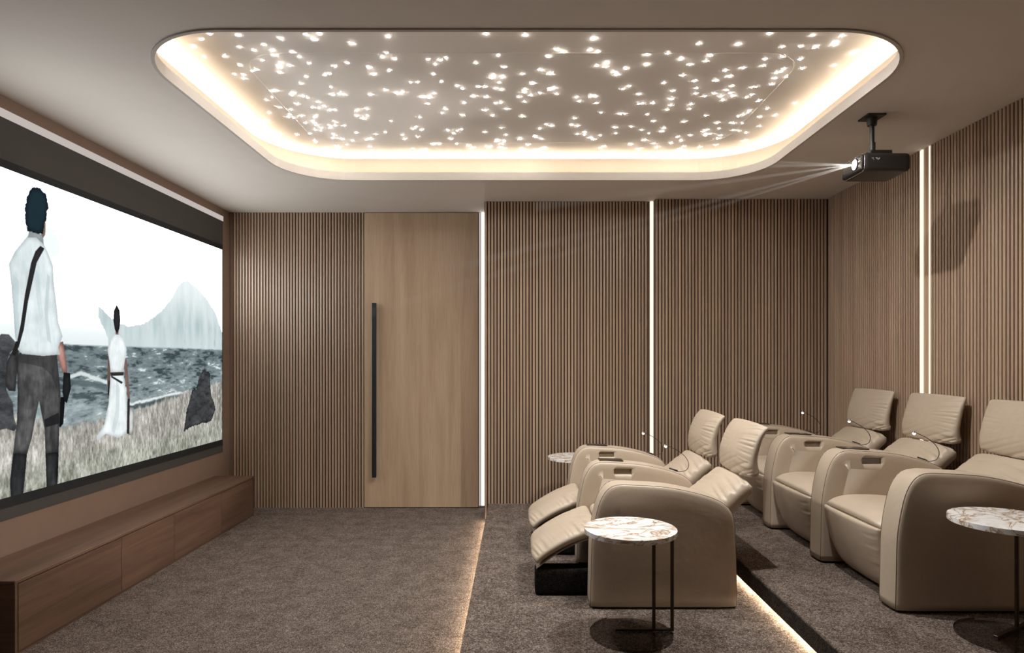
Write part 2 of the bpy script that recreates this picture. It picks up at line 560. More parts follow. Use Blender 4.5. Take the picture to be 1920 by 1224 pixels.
for o0, o1 in ((0.059, 0.061), (0.083, 0.085)):
    c = [ring(bm, o0, LIPZ), ring(bm, o0, LIPZ + 0.010), ring(bm, o1, LIPZ + 0.010), ring(bm, o1, LIPZ)]
    for A, B in zip(c[:-1], c[1:]): bridge(bm, A, B)
obj('profile', bm, M['silver'], parent=ls)
# faint seam of the star panel
bm = bmesh.new()
pc = (0.030, 3.884)
def ring2(z, off):
    vs = []
    for i in range(160):
        th = i * 2 * math.pi / 160
        r = rr_radius(1.445 + off, 0.66 + off, 0.22 + off, th)
        vs.append(bm.verts.new((pc[0] + r * math.cos(th), pc[1] + r * math.sin(th), z)))
    return vs
q = [ring2(UPPER, 0), ring2(UPPER - 0.0008, 0.001), ring2(UPPER - 0.0008, 0.005), ring2(UPPER, 0.006)]
for A, B in zip(q[:-1], q[1:]): bridge(bm, A, B)
obj('panel_seam', bm, M['starpanel'], parent=ceiling)

STARS = [
 (340, 50, 6.4, "342,88 235,153 150,243 272,363 527,352 682,103 705,243 708,463 643,571 745,575 748,622 850,530 901,511 885,284 986,216 975,400 1090,285 1111,339 1197,141 1202,432 1172,468 1199,491 1184,547 1302,467 1327,299 1420,361 1490,90 1592,147 1651,86 1529,438 1500,596 1429,679 1847,472 1780,562 1723,579 1789,720 1095,772 1130,761"),
 (470, 170, 6.4, "192,112 256,75 340,197 222,265 200,360 325,505 490,225 469,281 459,316 516,321 558,161 515,22 495,52 628,65 681,83 609,300 660,388 552,526 709,514 801,133 738,199 817,204 879,181 949,232 1015,228 787,297 764,319 743,360 762,385 790,411 777,467 843,447 843,478 1013,370 949,413 958,442 1017,417 1126,418 986,515 1002,532 984,567 1093,576 768,595 787,617 1020,660 1072,682 1157,644 1220,597 1265,501 880,703 912,692 1000,712 985,47 1067,37 1111,41 1275,237 1395,218 1275,299 1397,295 1347,332 1440,44 1685,362 1503,521 1620,496 1394,585 1441,574 1431,669 1443,732 1541,726 1803,728 1822,528 1850,577 1762,35 1828,12"),
 (640, 50, 6.4, "128,202 73,431 571,119 540,315 494,361 634,383 340,487 387,568 576,524 831,665 918,664 530,757 1043,391 1185,401 1128,448 1257,374 1104,566 1198,657 1619,431 1383,706 1455,743 1734,86 1880,344 1821,583 1811,615 1651,718 1725,717 1859,737 1895,667"),
 (760, 170, 6.4, "346,29 207,67 283,84 310,70 273,154 482,217 437,267 170,316 133,429 93,456 197,469 145,552 334,637 401,636 90,694 198,723 250,710 517,742 512,474 575,508 621,479 676,463 551,577 620,633 684,291 711,142 828,65 977,73 1086,149 1150,140 963,233 1218,216 1047,295 762,661 816,684 955,496 1153,444 1207,526 1095,606 1109,586 1194,601 1161,638 971,670 1027,669 1133,681 1186,691 925,742 1427,17 1363,72 1508,51 1432,130 1618,28 1815,37 1403,307 1376,577 1553,548 1638,574 1473,646 1404,692 1400,712 1461,735 1548,715 1642,690 1677,680 1616,453 1695,404 1754,420 1157,-15"),
 (940, 50, 6.4, "287,101 670,271 747,301 565,356 479,517 580,563 601,559 33,481 251,565 15,604 375,680 285,752 588,752 635,734 1103,148 1122,136 1063,277 1153,301 1142,468 1263,433 1254,480 1349,540 1386,571 1496,499 1744,333 1743,452 1457,746 1531,713"),
 (1050, 170, 6.4, "195,77 234,124 366,68 426,68 436,146 494,261 730,274 776,276 170,330 137,408 208,422 209,519 298,497 293,526 370,562 401,581 482,536 524,667 469,687 627,727 660,438 669,510 853,430 850,642 939,698 947,39 941,158 993,149 1115,146 1049,281 1126,364 981,470 1065,510 1018,588 1128,630 1164,678 1249,738"),
 (1240, 170, 6.4, "100,93 126,101 113,172 72,225 407,32 520,65 632,31 350,160 343,216 717,65 735,113 830,28 851,63 533,297 270,370 30,445 3,485 190,552 237,597 112,627 269,664 222,695 270,716 290,742 187,738 345,533 500,489 539,470 527,515 528,538 587,516 670,385 692,452 719,531 670,570 651,651 460,675 476,731 832,381 868,388 973,388 860,470 932,480 922,308 983,288 1044,256 1055,236 1018,78 1081,48 1168,120 1267,214 1183,313 1183,423 1371,291 1019,501 1009,596 1598,149 132,2"),
 (1240, 50, 4.8, "340,152 693,158 974,63 1360,77 1625,83 1564,138 1557,162 1085,181 1248,176 1385,184 1090,266 1251,291 1268,374 1555,348 1720,243 1752,229 58,238 177,290 254,339 195,438 24,507 441,258 404,308 295,488 320,550 486,484 577,393 613,447 631,533 580,569 733,370 934,290 914,351 811,545 852,541 997,516 1023,462 1038,415 1076,400 1102,378 1129,449"),
]
bm = bmesh.new()
bmesh.ops.create_uvsphere(bm, u_segments=8, v_segments=4, radius=0.0038)
star_me = mesh_of(bm, 'star_light')
star_me.materials.append(M['star'])
spots = []
for ox, oy, sc, txt in STARS:
    for p in txt.split():
        a, b = p.split(',')
        x, y = ox + float(a) / sc, oy + float(b) / sc
        if all((x - u) ** 2 + (y - v) ** 2 > 4.5 for u, v in spots):
            spots.append((x, y))
H_UP = UPPER - EYE
pts = []
for x, y in spots:
    Y = H_UP * FPX / (VY - y)
    pts.append(((x - VX) * Y / FPX, Y, UPPER - 0.0015, random.uniform(0.8, 1.15)))
pts.sort(key=lambda p: p[1])                     # the nearest 300 one by one, the few farthest together
for X, Y, Z, k in pts[:300]:
    o = bpy.data.objects.new('star_light', star_me)
    COL.objects.link(o)
    o.location = (X, Y, Z)
    o.scale = (k, k, k * 0.6)
    o.parent = ceiling
if len(pts) > 300:
    bm = bmesh.new()
    for X, Y, Z, k in pts[300:]:
        bmesh.ops.create_uvsphere(bm, u_segments=8, v_segments=4, radius=0.0038 * k, matrix=Matrix.Translation((X, Y, Z)))
    obj('distant_star_lights', bm, M['star'], parent=ceiling, kind='stuff')
print('stars', len(pts))

# ------------------------------------------------------------------ projection screen on the left wall
SY0, SY1, SZ0, SZ1 = 2.690, 5.686, 0.645, 2.330
scr = thing('projection_screen', 'large wall screen showing a man and a woman facing a stormy sea', 'screen', (XL, (SY0 + SY1) / 2, SZ0))
ox, oy, oz = scr.location
def lbox(x0, x1, y0, y1, z0, z1, bev=0.0, seg=1):
    return box(x0 - ox, x1 - ox, y0 - oy, y1 - oy, z0 - oz, z1 - oz, bev, seg)
obj('backing_panel', lbox(XL, XL + 0.004, 2.55, 5.706, 0.530, 2.587), M['fabric'], parent=scr)
bm = bmesh.new()
for y0, y1, z0, z1 in ((2.645, 5.690, SZ1, SZ1 + 0.042), (2.645, 5.690, SZ0 - 0.050, SZ0), (2.645, SY0, SZ0, SZ1), (SY1, 5.690, SZ0, SZ1)):
    add_box(bm, XL + 0.004 - ox, XL + 0.009 - ox, y0 - oy, y1 - oy, z0 - oz, z1 - oz)
obj('frame', bm, M['border'], parent=scr)

# the film picture, painted in script (array of pixels over the screen's own plane)
TW, TH = 1200, 675
gy = SY0 + (np.arange(TW) + 0.5) / TW * (SY1 - SY0)
gz = SZ0 + (np.arange(TH) + 0.5) / TH * (SZ1 - SZ0)
GY, GZ = np.meshgrid(gy, gz)
rng = np.random.default_rng(3)
def vnoise(sx, sy, seed, oct=4, gain=0.55):
    """value noise over the screen plane with sx, sy cells per metre"""
    r = np.random.default_rng(seed)
    out = np.zeros((TH, TW)); amp = 1.0; tot = 0
    for o_ in range(oct):
        fx, fy = sx * 2 ** o_, sy * 2 ** o_
        nx, ny = int(3 * fx) + 3, int(1.7 * fy) + 3
        g = r.random((ny, nx))
        u, v = (GY - SY0) * fx, (GZ - SZ0) * fy
        i, j = u.astype(int), v.astype(int)
        fu, fv = u - i, v - j
        fu, fv = fu * fu * (3 - 2 * fu), fv * fv * (3 - 2 * fv)
        out += amp * ((g[j, i] * (1 - fu) + g[j, i + 1] * fu) * (1 - fv) + (g[j + 1, i] * (1 - fu) + g[j + 1, i + 1] * fu) * fv)
        tot += amp; amp *= gain
    return out / tot
def on_screen(x, y):
    Y = XL * FPX / (x - VX)
    return Y, EYE - (y - VY) * Y / FPX
def poly(pts):
    """soft-edged mask of a polygon (points in screen-plane metres)"""
    P = np.array(pts)
    m = np.zeros((TH, TW))
    d = 0.0012
    for du, dv in ((-d, -d), (d, -d), (-d, d), (d, d), (0, 0)):
        X, Z = GY + du, GZ + dv
        ins = np.zeros((TH, TW), bool)
        for k in range(len(P)):
            x1, z1 = P[k]; x2, z2 = P[(k + 1) % len(P)]
            if z1 == z2: continue
            c = ((z1 > Z) != (z2 > Z)) & (X < (x2 - x1) * (Z - z1) / (z2 - z1) + x1)
            ins ^= c
        m += ins
    return m / 5
JN = None
def rough(pts, amt, seed):
    """mask of a polygon with a ragged outline"""
    global GY, GZ
    a, b = GY, GZ
    n1_, n2_ = vnoise(45, 45, seed, 3) - 0.5, vnoise(45, 45, seed + 50, 3) - 0.5
    GY, GZ = a + n1_ * amt, b + n2_ * amt
    m_ = poly(pts)
    GY, GZ = a, b
    return m_
def blur(m_, r):
    k = 2 * r + 1
    for ax in (0, 1):
        p_ = np.pad(m_, [(r + 1, r) if i == ax else (0, 0) for i in (0, 1)], mode='edge')
        c_ = np.cumsum(p_, axis=ax)
        m_ = (np.take(c_, range(k, c_.shape[ax]), ax) - np.take(c_, range(0, c_.shape[ax] - k), ax)) / k
    return m_
def form(m_, c, r=9, k=0.45):
    """paint a mask with its edges turned away from the light of the film scene"""
    b_ = np.clip(blur(blur(m_, r), r), 0, 1)
    c = np.array(c, float)
    if c.ndim == 1: c = np.broadcast_to(c, (TH, TW, 3))
    paint(m_, c * (1 - k * (1 - ss(0.45, 0.98, b_)))[..., None])
def zp(ox_, oy_, sc_, txt):
    return [on_screen(ox_ + float(a) / sc_, oy_ + float(b) / sc_) for a, b in (p.split(',') for p in txt.split())]
def lin(c):
    c = np.array(c, float) / 255
    return np.where(c < 0.04045, c / 12.92, ((c + 0.055) / 1.055) ** 2.4)
IMG = np.ones((TH, TW, 3)) * np.array([250, 254, 254.0])
def paint(m, c):
    global IMG
    c = np.array(c, float)
    if c.ndim == 1: c = c[None, None, :]
    IMG = IMG * (1 - m[..., None]) + c * m[..., None]
def ss(a, b, x):
    t = np.clip((x - a) / (b - a), 0, 1)
    return t * t * (3 - 2 * t)
cl = vnoise(1.2, 1.6, 1)
paint(0.30 * ss(0.5, 0.8, cl) * ss(1.5, 2.0, GZ) * ss(2.4, 2.1, GZ), (205, 222, 226))
# misty peak and the pale disc in front of it
mt = rough(zp(160, 520, 3.823, "975,540 975,400 930,260 860,150 800,80 730,30 690,30 660,60 600,170 540,240 470,300 390,340 310,350 230,330 160,280 110,230 85,200 85,280 120,360 150,420 160,500 400,520"), 0.022, 35)
paint(mt * (0.28 + 0.5 * ss(2.0, 1.55, GZ)) * (0.55 + 0.9 * vnoise(16, 4, 2, 4)), (172, 190, 192))
paint(0.55 * ss(1.62, 1.44, GZ) * ss(1.40, 1.46, GZ), (205, 217, 218))
sp = vnoise(14, 5, 4)
paint(0.5 * ss(0.55, 0.75, sp) * ss(1.44, 1.5, GZ) * ss(1.75, 1.5, GZ) * ss(4.9, 5.2, GY), (150, 168, 172))
# sea
HOR = 1.437
wav = vnoise(5, 22, 5, 5, 0.65)
wv2 = vnoise(16, 60, 6, 4, 0.6)
dep = ss(HOR, 0.9, GZ)
sea = np.stack([80 + 60 * wav, 92 + 62 * wav, 95 + 62 * wav], -1) + (wv2[..., None] - 0.5) * 70 + dep[..., None] * 28
sm = ss(HOR + 0.012, HOR - 0.008, GZ)
paint(sm, sea)
paint(sm * 0.85 * ss(0.60, 0.72, 0.6 * wav + 0.4 * wv2), (232, 240, 240))
paint(sm * 0.75 * ss(0.47, 0.36, 0.6 * wav + 0.4 * wv2) * ss(0.9, 1.2, GZ), (52, 62, 65))
# breakers
for pts, wd, c in (("120,705 150,700 185,712 215,722 240,728", 0.020, (225, 234, 234)), ("240,757 275,752 310,742 345,735 352,733", 0.014, (232, 238, 238)),
                   ("240,764 275,760 310,750 350,741", 0.022, (66, 76, 78)), ("130,716 170,720 205,730", 0.028, (84, 98, 100))):
    P = np.array([on_screen(*map(float, p.split(','))) for p in pts.split()])
    zc = np.interp(gy, P[:, 0], P[:, 1])
    m = ss(wd, wd * 0.3, np.abs(GZ - zc[None, :] + 0.03 * (vnoise(12, 12, 9) - 0.5))) * ((GY > P[0, 0]) & (GY < P[-1, 0]))
    paint(m * 0.85, c)
paint(0.55 * ss(0.35, 0.75, vnoise(9, 16, 41, 4, 0.6)) * ss(1.22, 1.0, GZ) * ss(3.3, 3.6, GY) * ss(4.6, 4.1, GY), (205, 218, 219))
# grass slope
gp = np.array([on_screen(*p) for p in ((1, 790), (40, 775), (120, 800), (190, 788), (240, 772), (300, 752), (345, 735), (415, 715))])
gedge = np.interp(gy, gp[:, 0], gp[:, 1], left=gp[0, 1])[None, :] + 0.09 * (vnoise(40, 3, 10, 4) - 0.5)
gm = ss(0.02, -0.02, GZ - gedge)
g1 = vnoise(70, 26, 11, 4, 0.7); g2 = vnoise(5, 5, 12)
gr = np.stack([160 + 0 * g1, 157 + 0 * g1, 150 + 0 * g1], -1) + ((g1 - 0.5) * 150 + (g2 - 0.5) * 80)[..., None]
gr[..., 1] += 4 * ss(0.9, 0.7, GZ)
paint(gm, gr)
# rocks
rk = vnoise(14, 26, 13, 5, 0.65)
rock = np.stack([44 + 70 * (rk - 0.25), 46 + 70 * (rk - 0.25), 48 + 70 * (rk - 0.25)], -1)
form(rough(zp(160, 520, 3.823, "845,655 885,690 895,850 930,940 900,1030 820,1050 760,1070 700,1100 720,960 745,860 770,785 790,800 810,720"), 0.026, 33), rock, 7, 0.3)
paint(poly(zp(0, 640, 4.221, "-230,690 -205,430 -150,190 -85,20 0,-60 60,-55 110,0 100,60 60,100 40,200 40,380 60,430 90,480 100,600 125,680 100,710 40,690 -300,760")), rock * 1.1)
# man seen from behind
nz = 0.55 * vnoise(26, 7, 14, 4, 0.65) + 0.45 * vnoise(10, 14, 15, 4)
def cloth(c, k=60):
    k = k * 1.7
    return np.array(c, float)[None, None, :] + ((nz - 0.5) * k)[..., None]
A_ = (0, 330, 3.825); B_ = (0, 640, 4.221); C_ = (160, 520, 3.823)
form(poly(zp(*B_, "420,20 490,0 520,180 525,255 490,255 470,200 440,100")), cloth((196, 150, 140), 50), 9, 0.35)
form(poly(zp(*B_, "470,440 507,440 492,650 465,684 450,640")), (26, 28, 30), 9, 0.35)
form(poly(zp(*B_, "495,245 545,250 552,370 520,490 500,470 485,400")), (34, 36, 38), 9, 0.35)
form(poly(zp(*B_, "95,875 205,885 185,1100 175,1200 75,1240 70,1100")), cloth((46, 48, 50), 30), 9, 0.35)
form(poly(zp(*B_, "350,880 455,870 450,1050 445,1140 360,1170 355,1000")), cloth((44, 45, 47), 50), 9, 0.35)
form(poly(zp(*B_, "140,90 440,100 455,250 470,400 462,640 455,875 350,885 345,700 300,470 280,560 240,770 205,890 95,885 125,620 130,400 125,200")), cloth((84, 83, 83), 70), 9, 0.35)
paint(0.8 * poly(zp(*B_, "140,90 440,100 452,250 440,380 400,270 330,205 230,180 150,170")), cloth((60, 59, 60), 30))
paint(0.85 * poly(zp(*B_, "340,620 440,570 456,560 458,650 350,680")), (30, 30, 32))
form(poly(zp(*B_, "95,60 40,170 32,350 60,390 112,395 130,200 140,60")), cloth((72, 72, 73), 50), 9, 0.35)
sh = cloth((214, 224, 226), 40)
form(poly(zp(*A_, "190,430 100,540 55,630 70,760 85,950 100,1150 115,1240 150,1275 300,1290 425,1280 410,1230 440,1150 410,1050 395,900 375,750 370,640 330,540 300,480 260,440")), sh, 9, 0.16)
paint(0.5 * poly(zp(*A_, "85,700 130,760 120,950 140,1180 110,1180 85,950")), (178, 196, 200))
paint(0.45 * poly(zp(*A_, "330,700 350,720 335,1000 360,1200 330,1180 310,950")), (170, 188, 192))
paint(0.4 * poly(zp(*A_, "240,650 270,700 300,1000 280,1050 250,850")), (185, 202, 206))
form(poly(zp(*A_, "280,500 310,520 255,620 192,900 162,1100 125,1230 108,1215 140,1060 170,850 215,620 245,540")), (62, 60, 62), 9, 0.35)
form(poly(zp(*B_, "112,0 152,0 112,115 85,105")), (52, 52, 54), 9, 0.35)
form(poly(zp(*A_, "200,395 250,400 300,425 305,490 250,440 190,440")), (214, 226, 228), 9, 0.35)
form(poly(zp(*A_, "296,320 318,335 316,420 300,445 285,410")), (190, 150, 142), 9, 0.35)
form(rough(zp(*A_, "185,390 170,270 176,170 205,105 238,78 280,90 312,122 332,175 336,235 326,310 306,345 300,412 250,408"), 0.020, 31), (30, 46, 54), 9, 0.35)
# woman in a white dress
form(poly(zp(*C_, "155,570 175,590 172,740 160,840 150,760")), cloth((150, 118, 112), 40), 9, 0.35)
form(poly(zp(*C_, "268,580 290,590 305,760 314,880 300,890 278,720")), cloth((176, 140, 134), 40), 9, 0.35)
form(poly(zp(*C_, "160,740 176,740 166,850 152,840")), (58, 56, 58), 9, 0.35)
dr = cloth((226, 233, 234), 44)
form(poly(zp(*C_, "205,390 232,390 275,455 290,520 276,600 264,682 174,682 165,600 152,520 165,460")), dr, 9, 0.16)
form(poly(zp(*C_, "174,684 266,684 290,850 296,1115 230,1150 140,1120 80,1172 74,1140 130,1050 160,900")), dr, 9, 0.16)
paint(0.4 * poly(zp(*C_, "215,720 240,800 235,1000 200,1120 180,1100 210,950")), (178, 194, 197))
form(poly(zp(*C_, "172,680 268,678 265,702 175,706")), (74, 70, 70), 9, 0.35)
form(poly(zp(*C_, "178,702 262,750 254,764 178,716")), (74, 70, 70), 9, 0.35)
form(poly(zp(*C_, "300,930 340,935 343,1000 336,1130 300,1130")), cloth((208, 210, 208), 60), 9, 0.35)
form(poly(zp(*C_, "296,870 312,870 308,1120 290,1120")), (70, 66, 66), 9, 0.35)
form(poly(zp(*C_, "208,375 232,375 230,410 210,410")), (176, 140, 132), 9, 0.35)
form(poly(zp(*C_, "217,198 238,236 244,310 236,370 220,402 204,372 194,310 198,240")), (44, 42, 46), 9, 0.35)
IMG = np.clip(IMG, 0, 255)
pix = np.ones((TH, TW, 4), np.float32)
LINP = lin(IMG)
LINP *= (1 + 3.0 * ss(0.86, 0.965, LINP.min(-1)))[..., None]      # the bright film sky is far brighter than white paper
pix[..., :3] = LINP
pic = bpy.data.images.new('film_frame', TW, TH, float_buffer=True)
pic.colorspace_settings.name = 'Linear Rec.709'
pic.pixels.foreach_set(pix.ravel())
pic.update()
m = bpy.data.materials.new('film_picture')
m.use_nodes = True
nt = m.node_tree
nt.nodes.clear()
ti = node(nt, 'ShaderNodeTexImage'); ti.image = pic; ti.extension = 'EXTEND'
em = node(nt, 'ShaderNodeEmission'); em.inputs[1].default_value = L_SCREEN
nt.links.new(ti.outputs[0], em.inputs[0])
out = node(nt, 'ShaderNodeOutputMaterial'); nt.links.new(em.outputs[0], out.inputs[0])
bm = bmesh.new()
x_ = XL + 0.0065 - ox
vs = [bm.verts.new((x_, y - oy, z - oz)) for y, z in ((SY0, SZ0), (SY1, SZ0), (SY1, SZ1), (SY0, SZ1))]
f = bm.faces.new(vs)
uv = bm.loops.layers.uv.new('UVMap')
for lp, c in zip(f.loops, ((0, 0), (1, 0), (1, 1), (0, 1))):
    lp[uv].uv = c
me = bpy.data.meshes.new('picture'); bm.to_mesh(me); bm.free()
link('picture', me, m, parent=scr)

s = obj('linear_light', box(XL, XL + 0.006, 2.55, 5.714, 2.587, 2.632, 0.002, 1), M['strip_white'])
tag(s, 'long pale linear light running above the big screen', 'light strip')

# ------------------------------------------------------------------ low walnut cabinet under the screen
CF, CT, C0, C1 = -2.276, 0.347, 2.906, 5.55
cab = thing('media_cabinet', 'long low walnut cabinet with four flat doors under the screen', 'cabinet', ((XL + CF) / 2, (C0 + C1) / 2, 0))
ox, oy, oz = cab.location
obj('body', lbox(XL + 0.002, CF - 0.020, C0 + 0.018, C1 - 0.014, 0.0, CT - 0.019), M['walnut_end'], parent=cab)
obj('top', lbox(XL + 0.002, CF, C0, C1, CT - 0.018, CT, 0.0025), M['walnut'], parent=cab)
obj('side_panel', lbox(XL + 0.002, CF, C0, C0 + 0.016, 0.0, CT - 0.0185, 0.001), M['walnut_end'], parent=cab)
obj('side_panel', lbox(XL + 0.002, CF, C1 - 0.012, C1, 0.0, CT - 0.0185, 0.001), M['walnut_end'], parent=cab)
obj('plinth', lbox(XL + 0.01, CF - 0.006, C0 + 0.017, C1 - 0.013, 0.0, 0.014), M['walnut'], parent=cab)
cuts = [C0 + 0.019, 3.693, 4.262, 4.941, C1 - 0.015]
for a, b in zip(cuts[:-1], cuts[1:]):
    obj('door', lbox(CF - 0.0185, CF - 0.0005, a + 0.0018, b - 0.0018, 0.016, CT - 0.0215, 0.001), M['walnut'], parent=cab)

# ------------------------------------------------------------------ recliners
def loft(path, y0, y1, t, n=40, m=56, e=5.0, rend=0.05, wrinkle=None, bulge=0.0, wtap=0.03):
    """cushion: 'path' is the (x, z) line of its outer face, thickness t behind it, from y0 to y1"""
    P = spline(path, n)
    T = np.gradient(P, axis=0)
    T /= np.linalg.norm(T, axis=1)[:, None]
    Nn = np.stack([-T[:, 1], T[:, 0]], 1)
    Ln = np.concatenate([[0], np.cumsum(np.linalg.norm(np.diff(P, axis=0), axis=1))])
    yc, hw = (y0 + y1) / 2, (y1 - y0) / 2
    fr = [math.sin(a) for a in np.linspace(math.pi / 2, -math.pi / 2, m - m // 4)]
    bk = [math.sin(a) for a in np.linspace(-math.pi / 2, math.pi / 2, m // 4 + 2)][1:-1]
    CS = [(c, (1 - abs(c) ** e) ** (1 / 2.6)) for c in fr] + [(c, -(1 - abs(c) ** e) ** (1 / 2.6)) for c in bk]
    m = len(CS)
    bm = bmesh.new()
    rings = []
    for i in range(n):
        s_ = Ln[i] / Ln[-1]
        dd = min(Ln[i], Ln[-1] - Ln[i])
        k = (1 - (1 - min(dd / rend, 1)) ** 2.2) ** (1 / 2.2)
        k = max(k, 0.06)
        tt = (t(s_) if callable(t) else t) / 2
        R = []
        for cx, cy in CS:
            off = cy * tt * k - tt
            if cy > 0:
                off += bulge * (1 - cx * cx) * k
                if wrinkle:
                    off += wrinkle(s_, cx) * k * min(1, cy * 1.6)
            ww = hw * (1 - wtap * (1 - k))
            R.append(bm.verts.new((P[i, 0] + Nn[i, 0] * off, yc + cx * ww, P[i, 1] + Nn[i, 1] * off)))
        rings.append(R)
    for A, B in zip(rings[:-1], rings[1:]):
        for j in range(m):
            bm.faces.new((A[j], A[(j + 1) % m], B[(j + 1) % m], B[j]))
    bm.faces.new(rings[0][::-1]); bm.faces.new(rings[-1])
    return bm

ARM = [(0.0, 0.012), (0.003, 0.16), (0.008, 0.327), (0.026, 0.445), (0.050, 0.530), (0.088, 0.588), (0.140, 0.611), (0.238, 0.609), (0.394, 0.597),
       (0.537, 0.567), (0.630, 0.536), (0.686, 0.498), (0.714, 0.440), (0.722, 0.327), (0.727, 0.17), (0.727, 0.012)]
AW = 0.150
def arm_outline(n=60):
    return spline(ARM, n)
def inset(P, d):
    """shrink the closed outline by d"""
    T = np.gradient(P, axis=0)
    T[0] = T[-1] = 0
    T[0, 1], T[-1, 1] = 1, -1
    T /= np.maximum(np.linalg.norm(T, axis=1), 1e-9)[:, None]
    Nn = np.stack([T[:, 1], -T[:, 0]], 1)
    Nn[P[:, 1] < 0.02, 1] = 0
    Q = P + Nn * d
    Q[:, 1] = np.maximum(Q[:, 1], 0.012)
    return Q
def arm_bm():
    P = arm_outline()
    bm = bmesh.new()
    rings = []
    for d_, y in ((0.10, -0.004), (0.05, -0.002), (0.022, 0.002), (0.011, 0.006), (0.0055, 0.012), (0.0045, 0.016), (0.0, 0.040), (0.0, AW - 0.040),
                  (0.0045, AW - 0.016), (0.0055, AW - 0.012), (0.011, AW - 0.006), (0.022, AW - 0.002), (0.05, AW + 0.002), (0.10, AW + 0.003)):
        Q = inset(P, d_)
        rings.append([bm.verts.new((x, y, z)) for x, z in Q])
    n = len(P)
    for A, B in zip(rings[:-1], rings[1:]):
        for i in range(n):
            bm.faces.new((A[i], A[(i + 1) % n], B[(i + 1) % n], B[i]))
    bm.faces.new(rings[0][::-1]); bm.faces.new(rings[-1])
    return bm
def boolean_cut(me, cutter_bm):
    a = bpy.data.objects.new('tmp_a', me); b = bpy.data.objects.new('tmp_b', mesh_of(cutter_bm, 'tmp'))
    COL.objects.link(a); COL.objects.link(b)
    md = a.modifiers.new('cut', 'BOOLEAN'); md.operation = 'DIFFERENCE'; md.solver = 'EXACT'; md.object = b
    dg = bpy.context.evaluated_depsgraph_get()
    res = bpy.data.meshes.new_from_object(a.evaluated_get(dg))
    bpy.data.objects.remove(a); bpy.data.objects.remove(b)
    return res

CACHE = {}
def cached(key, fn, smooth=True):
    if key not in CACHE:
        r = fn()
        me = r if isinstance(r, bpy.types.Mesh) else mesh_of(r, key)
        if smooth:
            for p in me.polygons: p.use_smooth = True
        CACHE[key] = me
    return CACHE[key]
def part(name, key, fn, mat, parent, loc=(0, 0, 0), smooth=True):
    me = cached(key, fn, smooth)
    if not me.materials: me.materials.append(mat)
    return link(name, me, None, parent, loc)

def arm_cut_mesh():
    me = mesh_of(arm_bm(), 'arm')
    for p in me.polygons: p.use_smooth = True
    return boolean_cut(me, box(0.223, 0.330, -0.05, 0.012, 0.537, 0.571, 0.004, 2))
def seam_bm(y):
    P = inset(arm_outline(70), 0.0048)
    return tube([(x, y, z) for x, z in P], 0.0016, 6)

def sstep(a, b, x):
    t = min(max((x - a) / (b - a), 0), 1)
    return t * t * (3 - 2 * t)
def folds(x):
    """rounded ridges with tight valleys, irregular along x"""
    x = x + 0.22 * math.sin(2.1 * x + 0.7) + 0.13 * math.sin(5.3 * x + 2.0)
    return abs(math.sin(math.pi * x)) ** 0.75 - 0.6
def edge_w(n, a=0.05, b=0.75):
    return sstep(a, b, n) * (1 - sstep(0.93, 1.0, n))
def wr_back(f, a, fan=0.5, mid=0.5, far=0.3, reach=0.1):
    """folds gathered along the near edge (cx = -1), weaker along the far edge"""
    def w_(s_, cx):
        n = abs(cx)
        q = mid + (s_ - mid) / (1 + fan * n)
        var = 0.6 + 0.4 * math.sin(17 * s_ + 1.3)
        return a * var * edge_w(n, reach, 0.85) * (1.0 if cx < 0 else far) * folds(f * q * (1 + fan))
    return w_
def wr_low2(s_, cx):
    n = abs(cx)
    side = 1.0 if cx < 0 else 0.35
    return 0.017 * side * edge_w(n, -0.1, 0.9) * folds(7.5 * (s_ + 0.10 * n) + 0.3) * (0.5 + 0.5 * s_)
SEAT0, SEAT1 = 0.158, 0.680
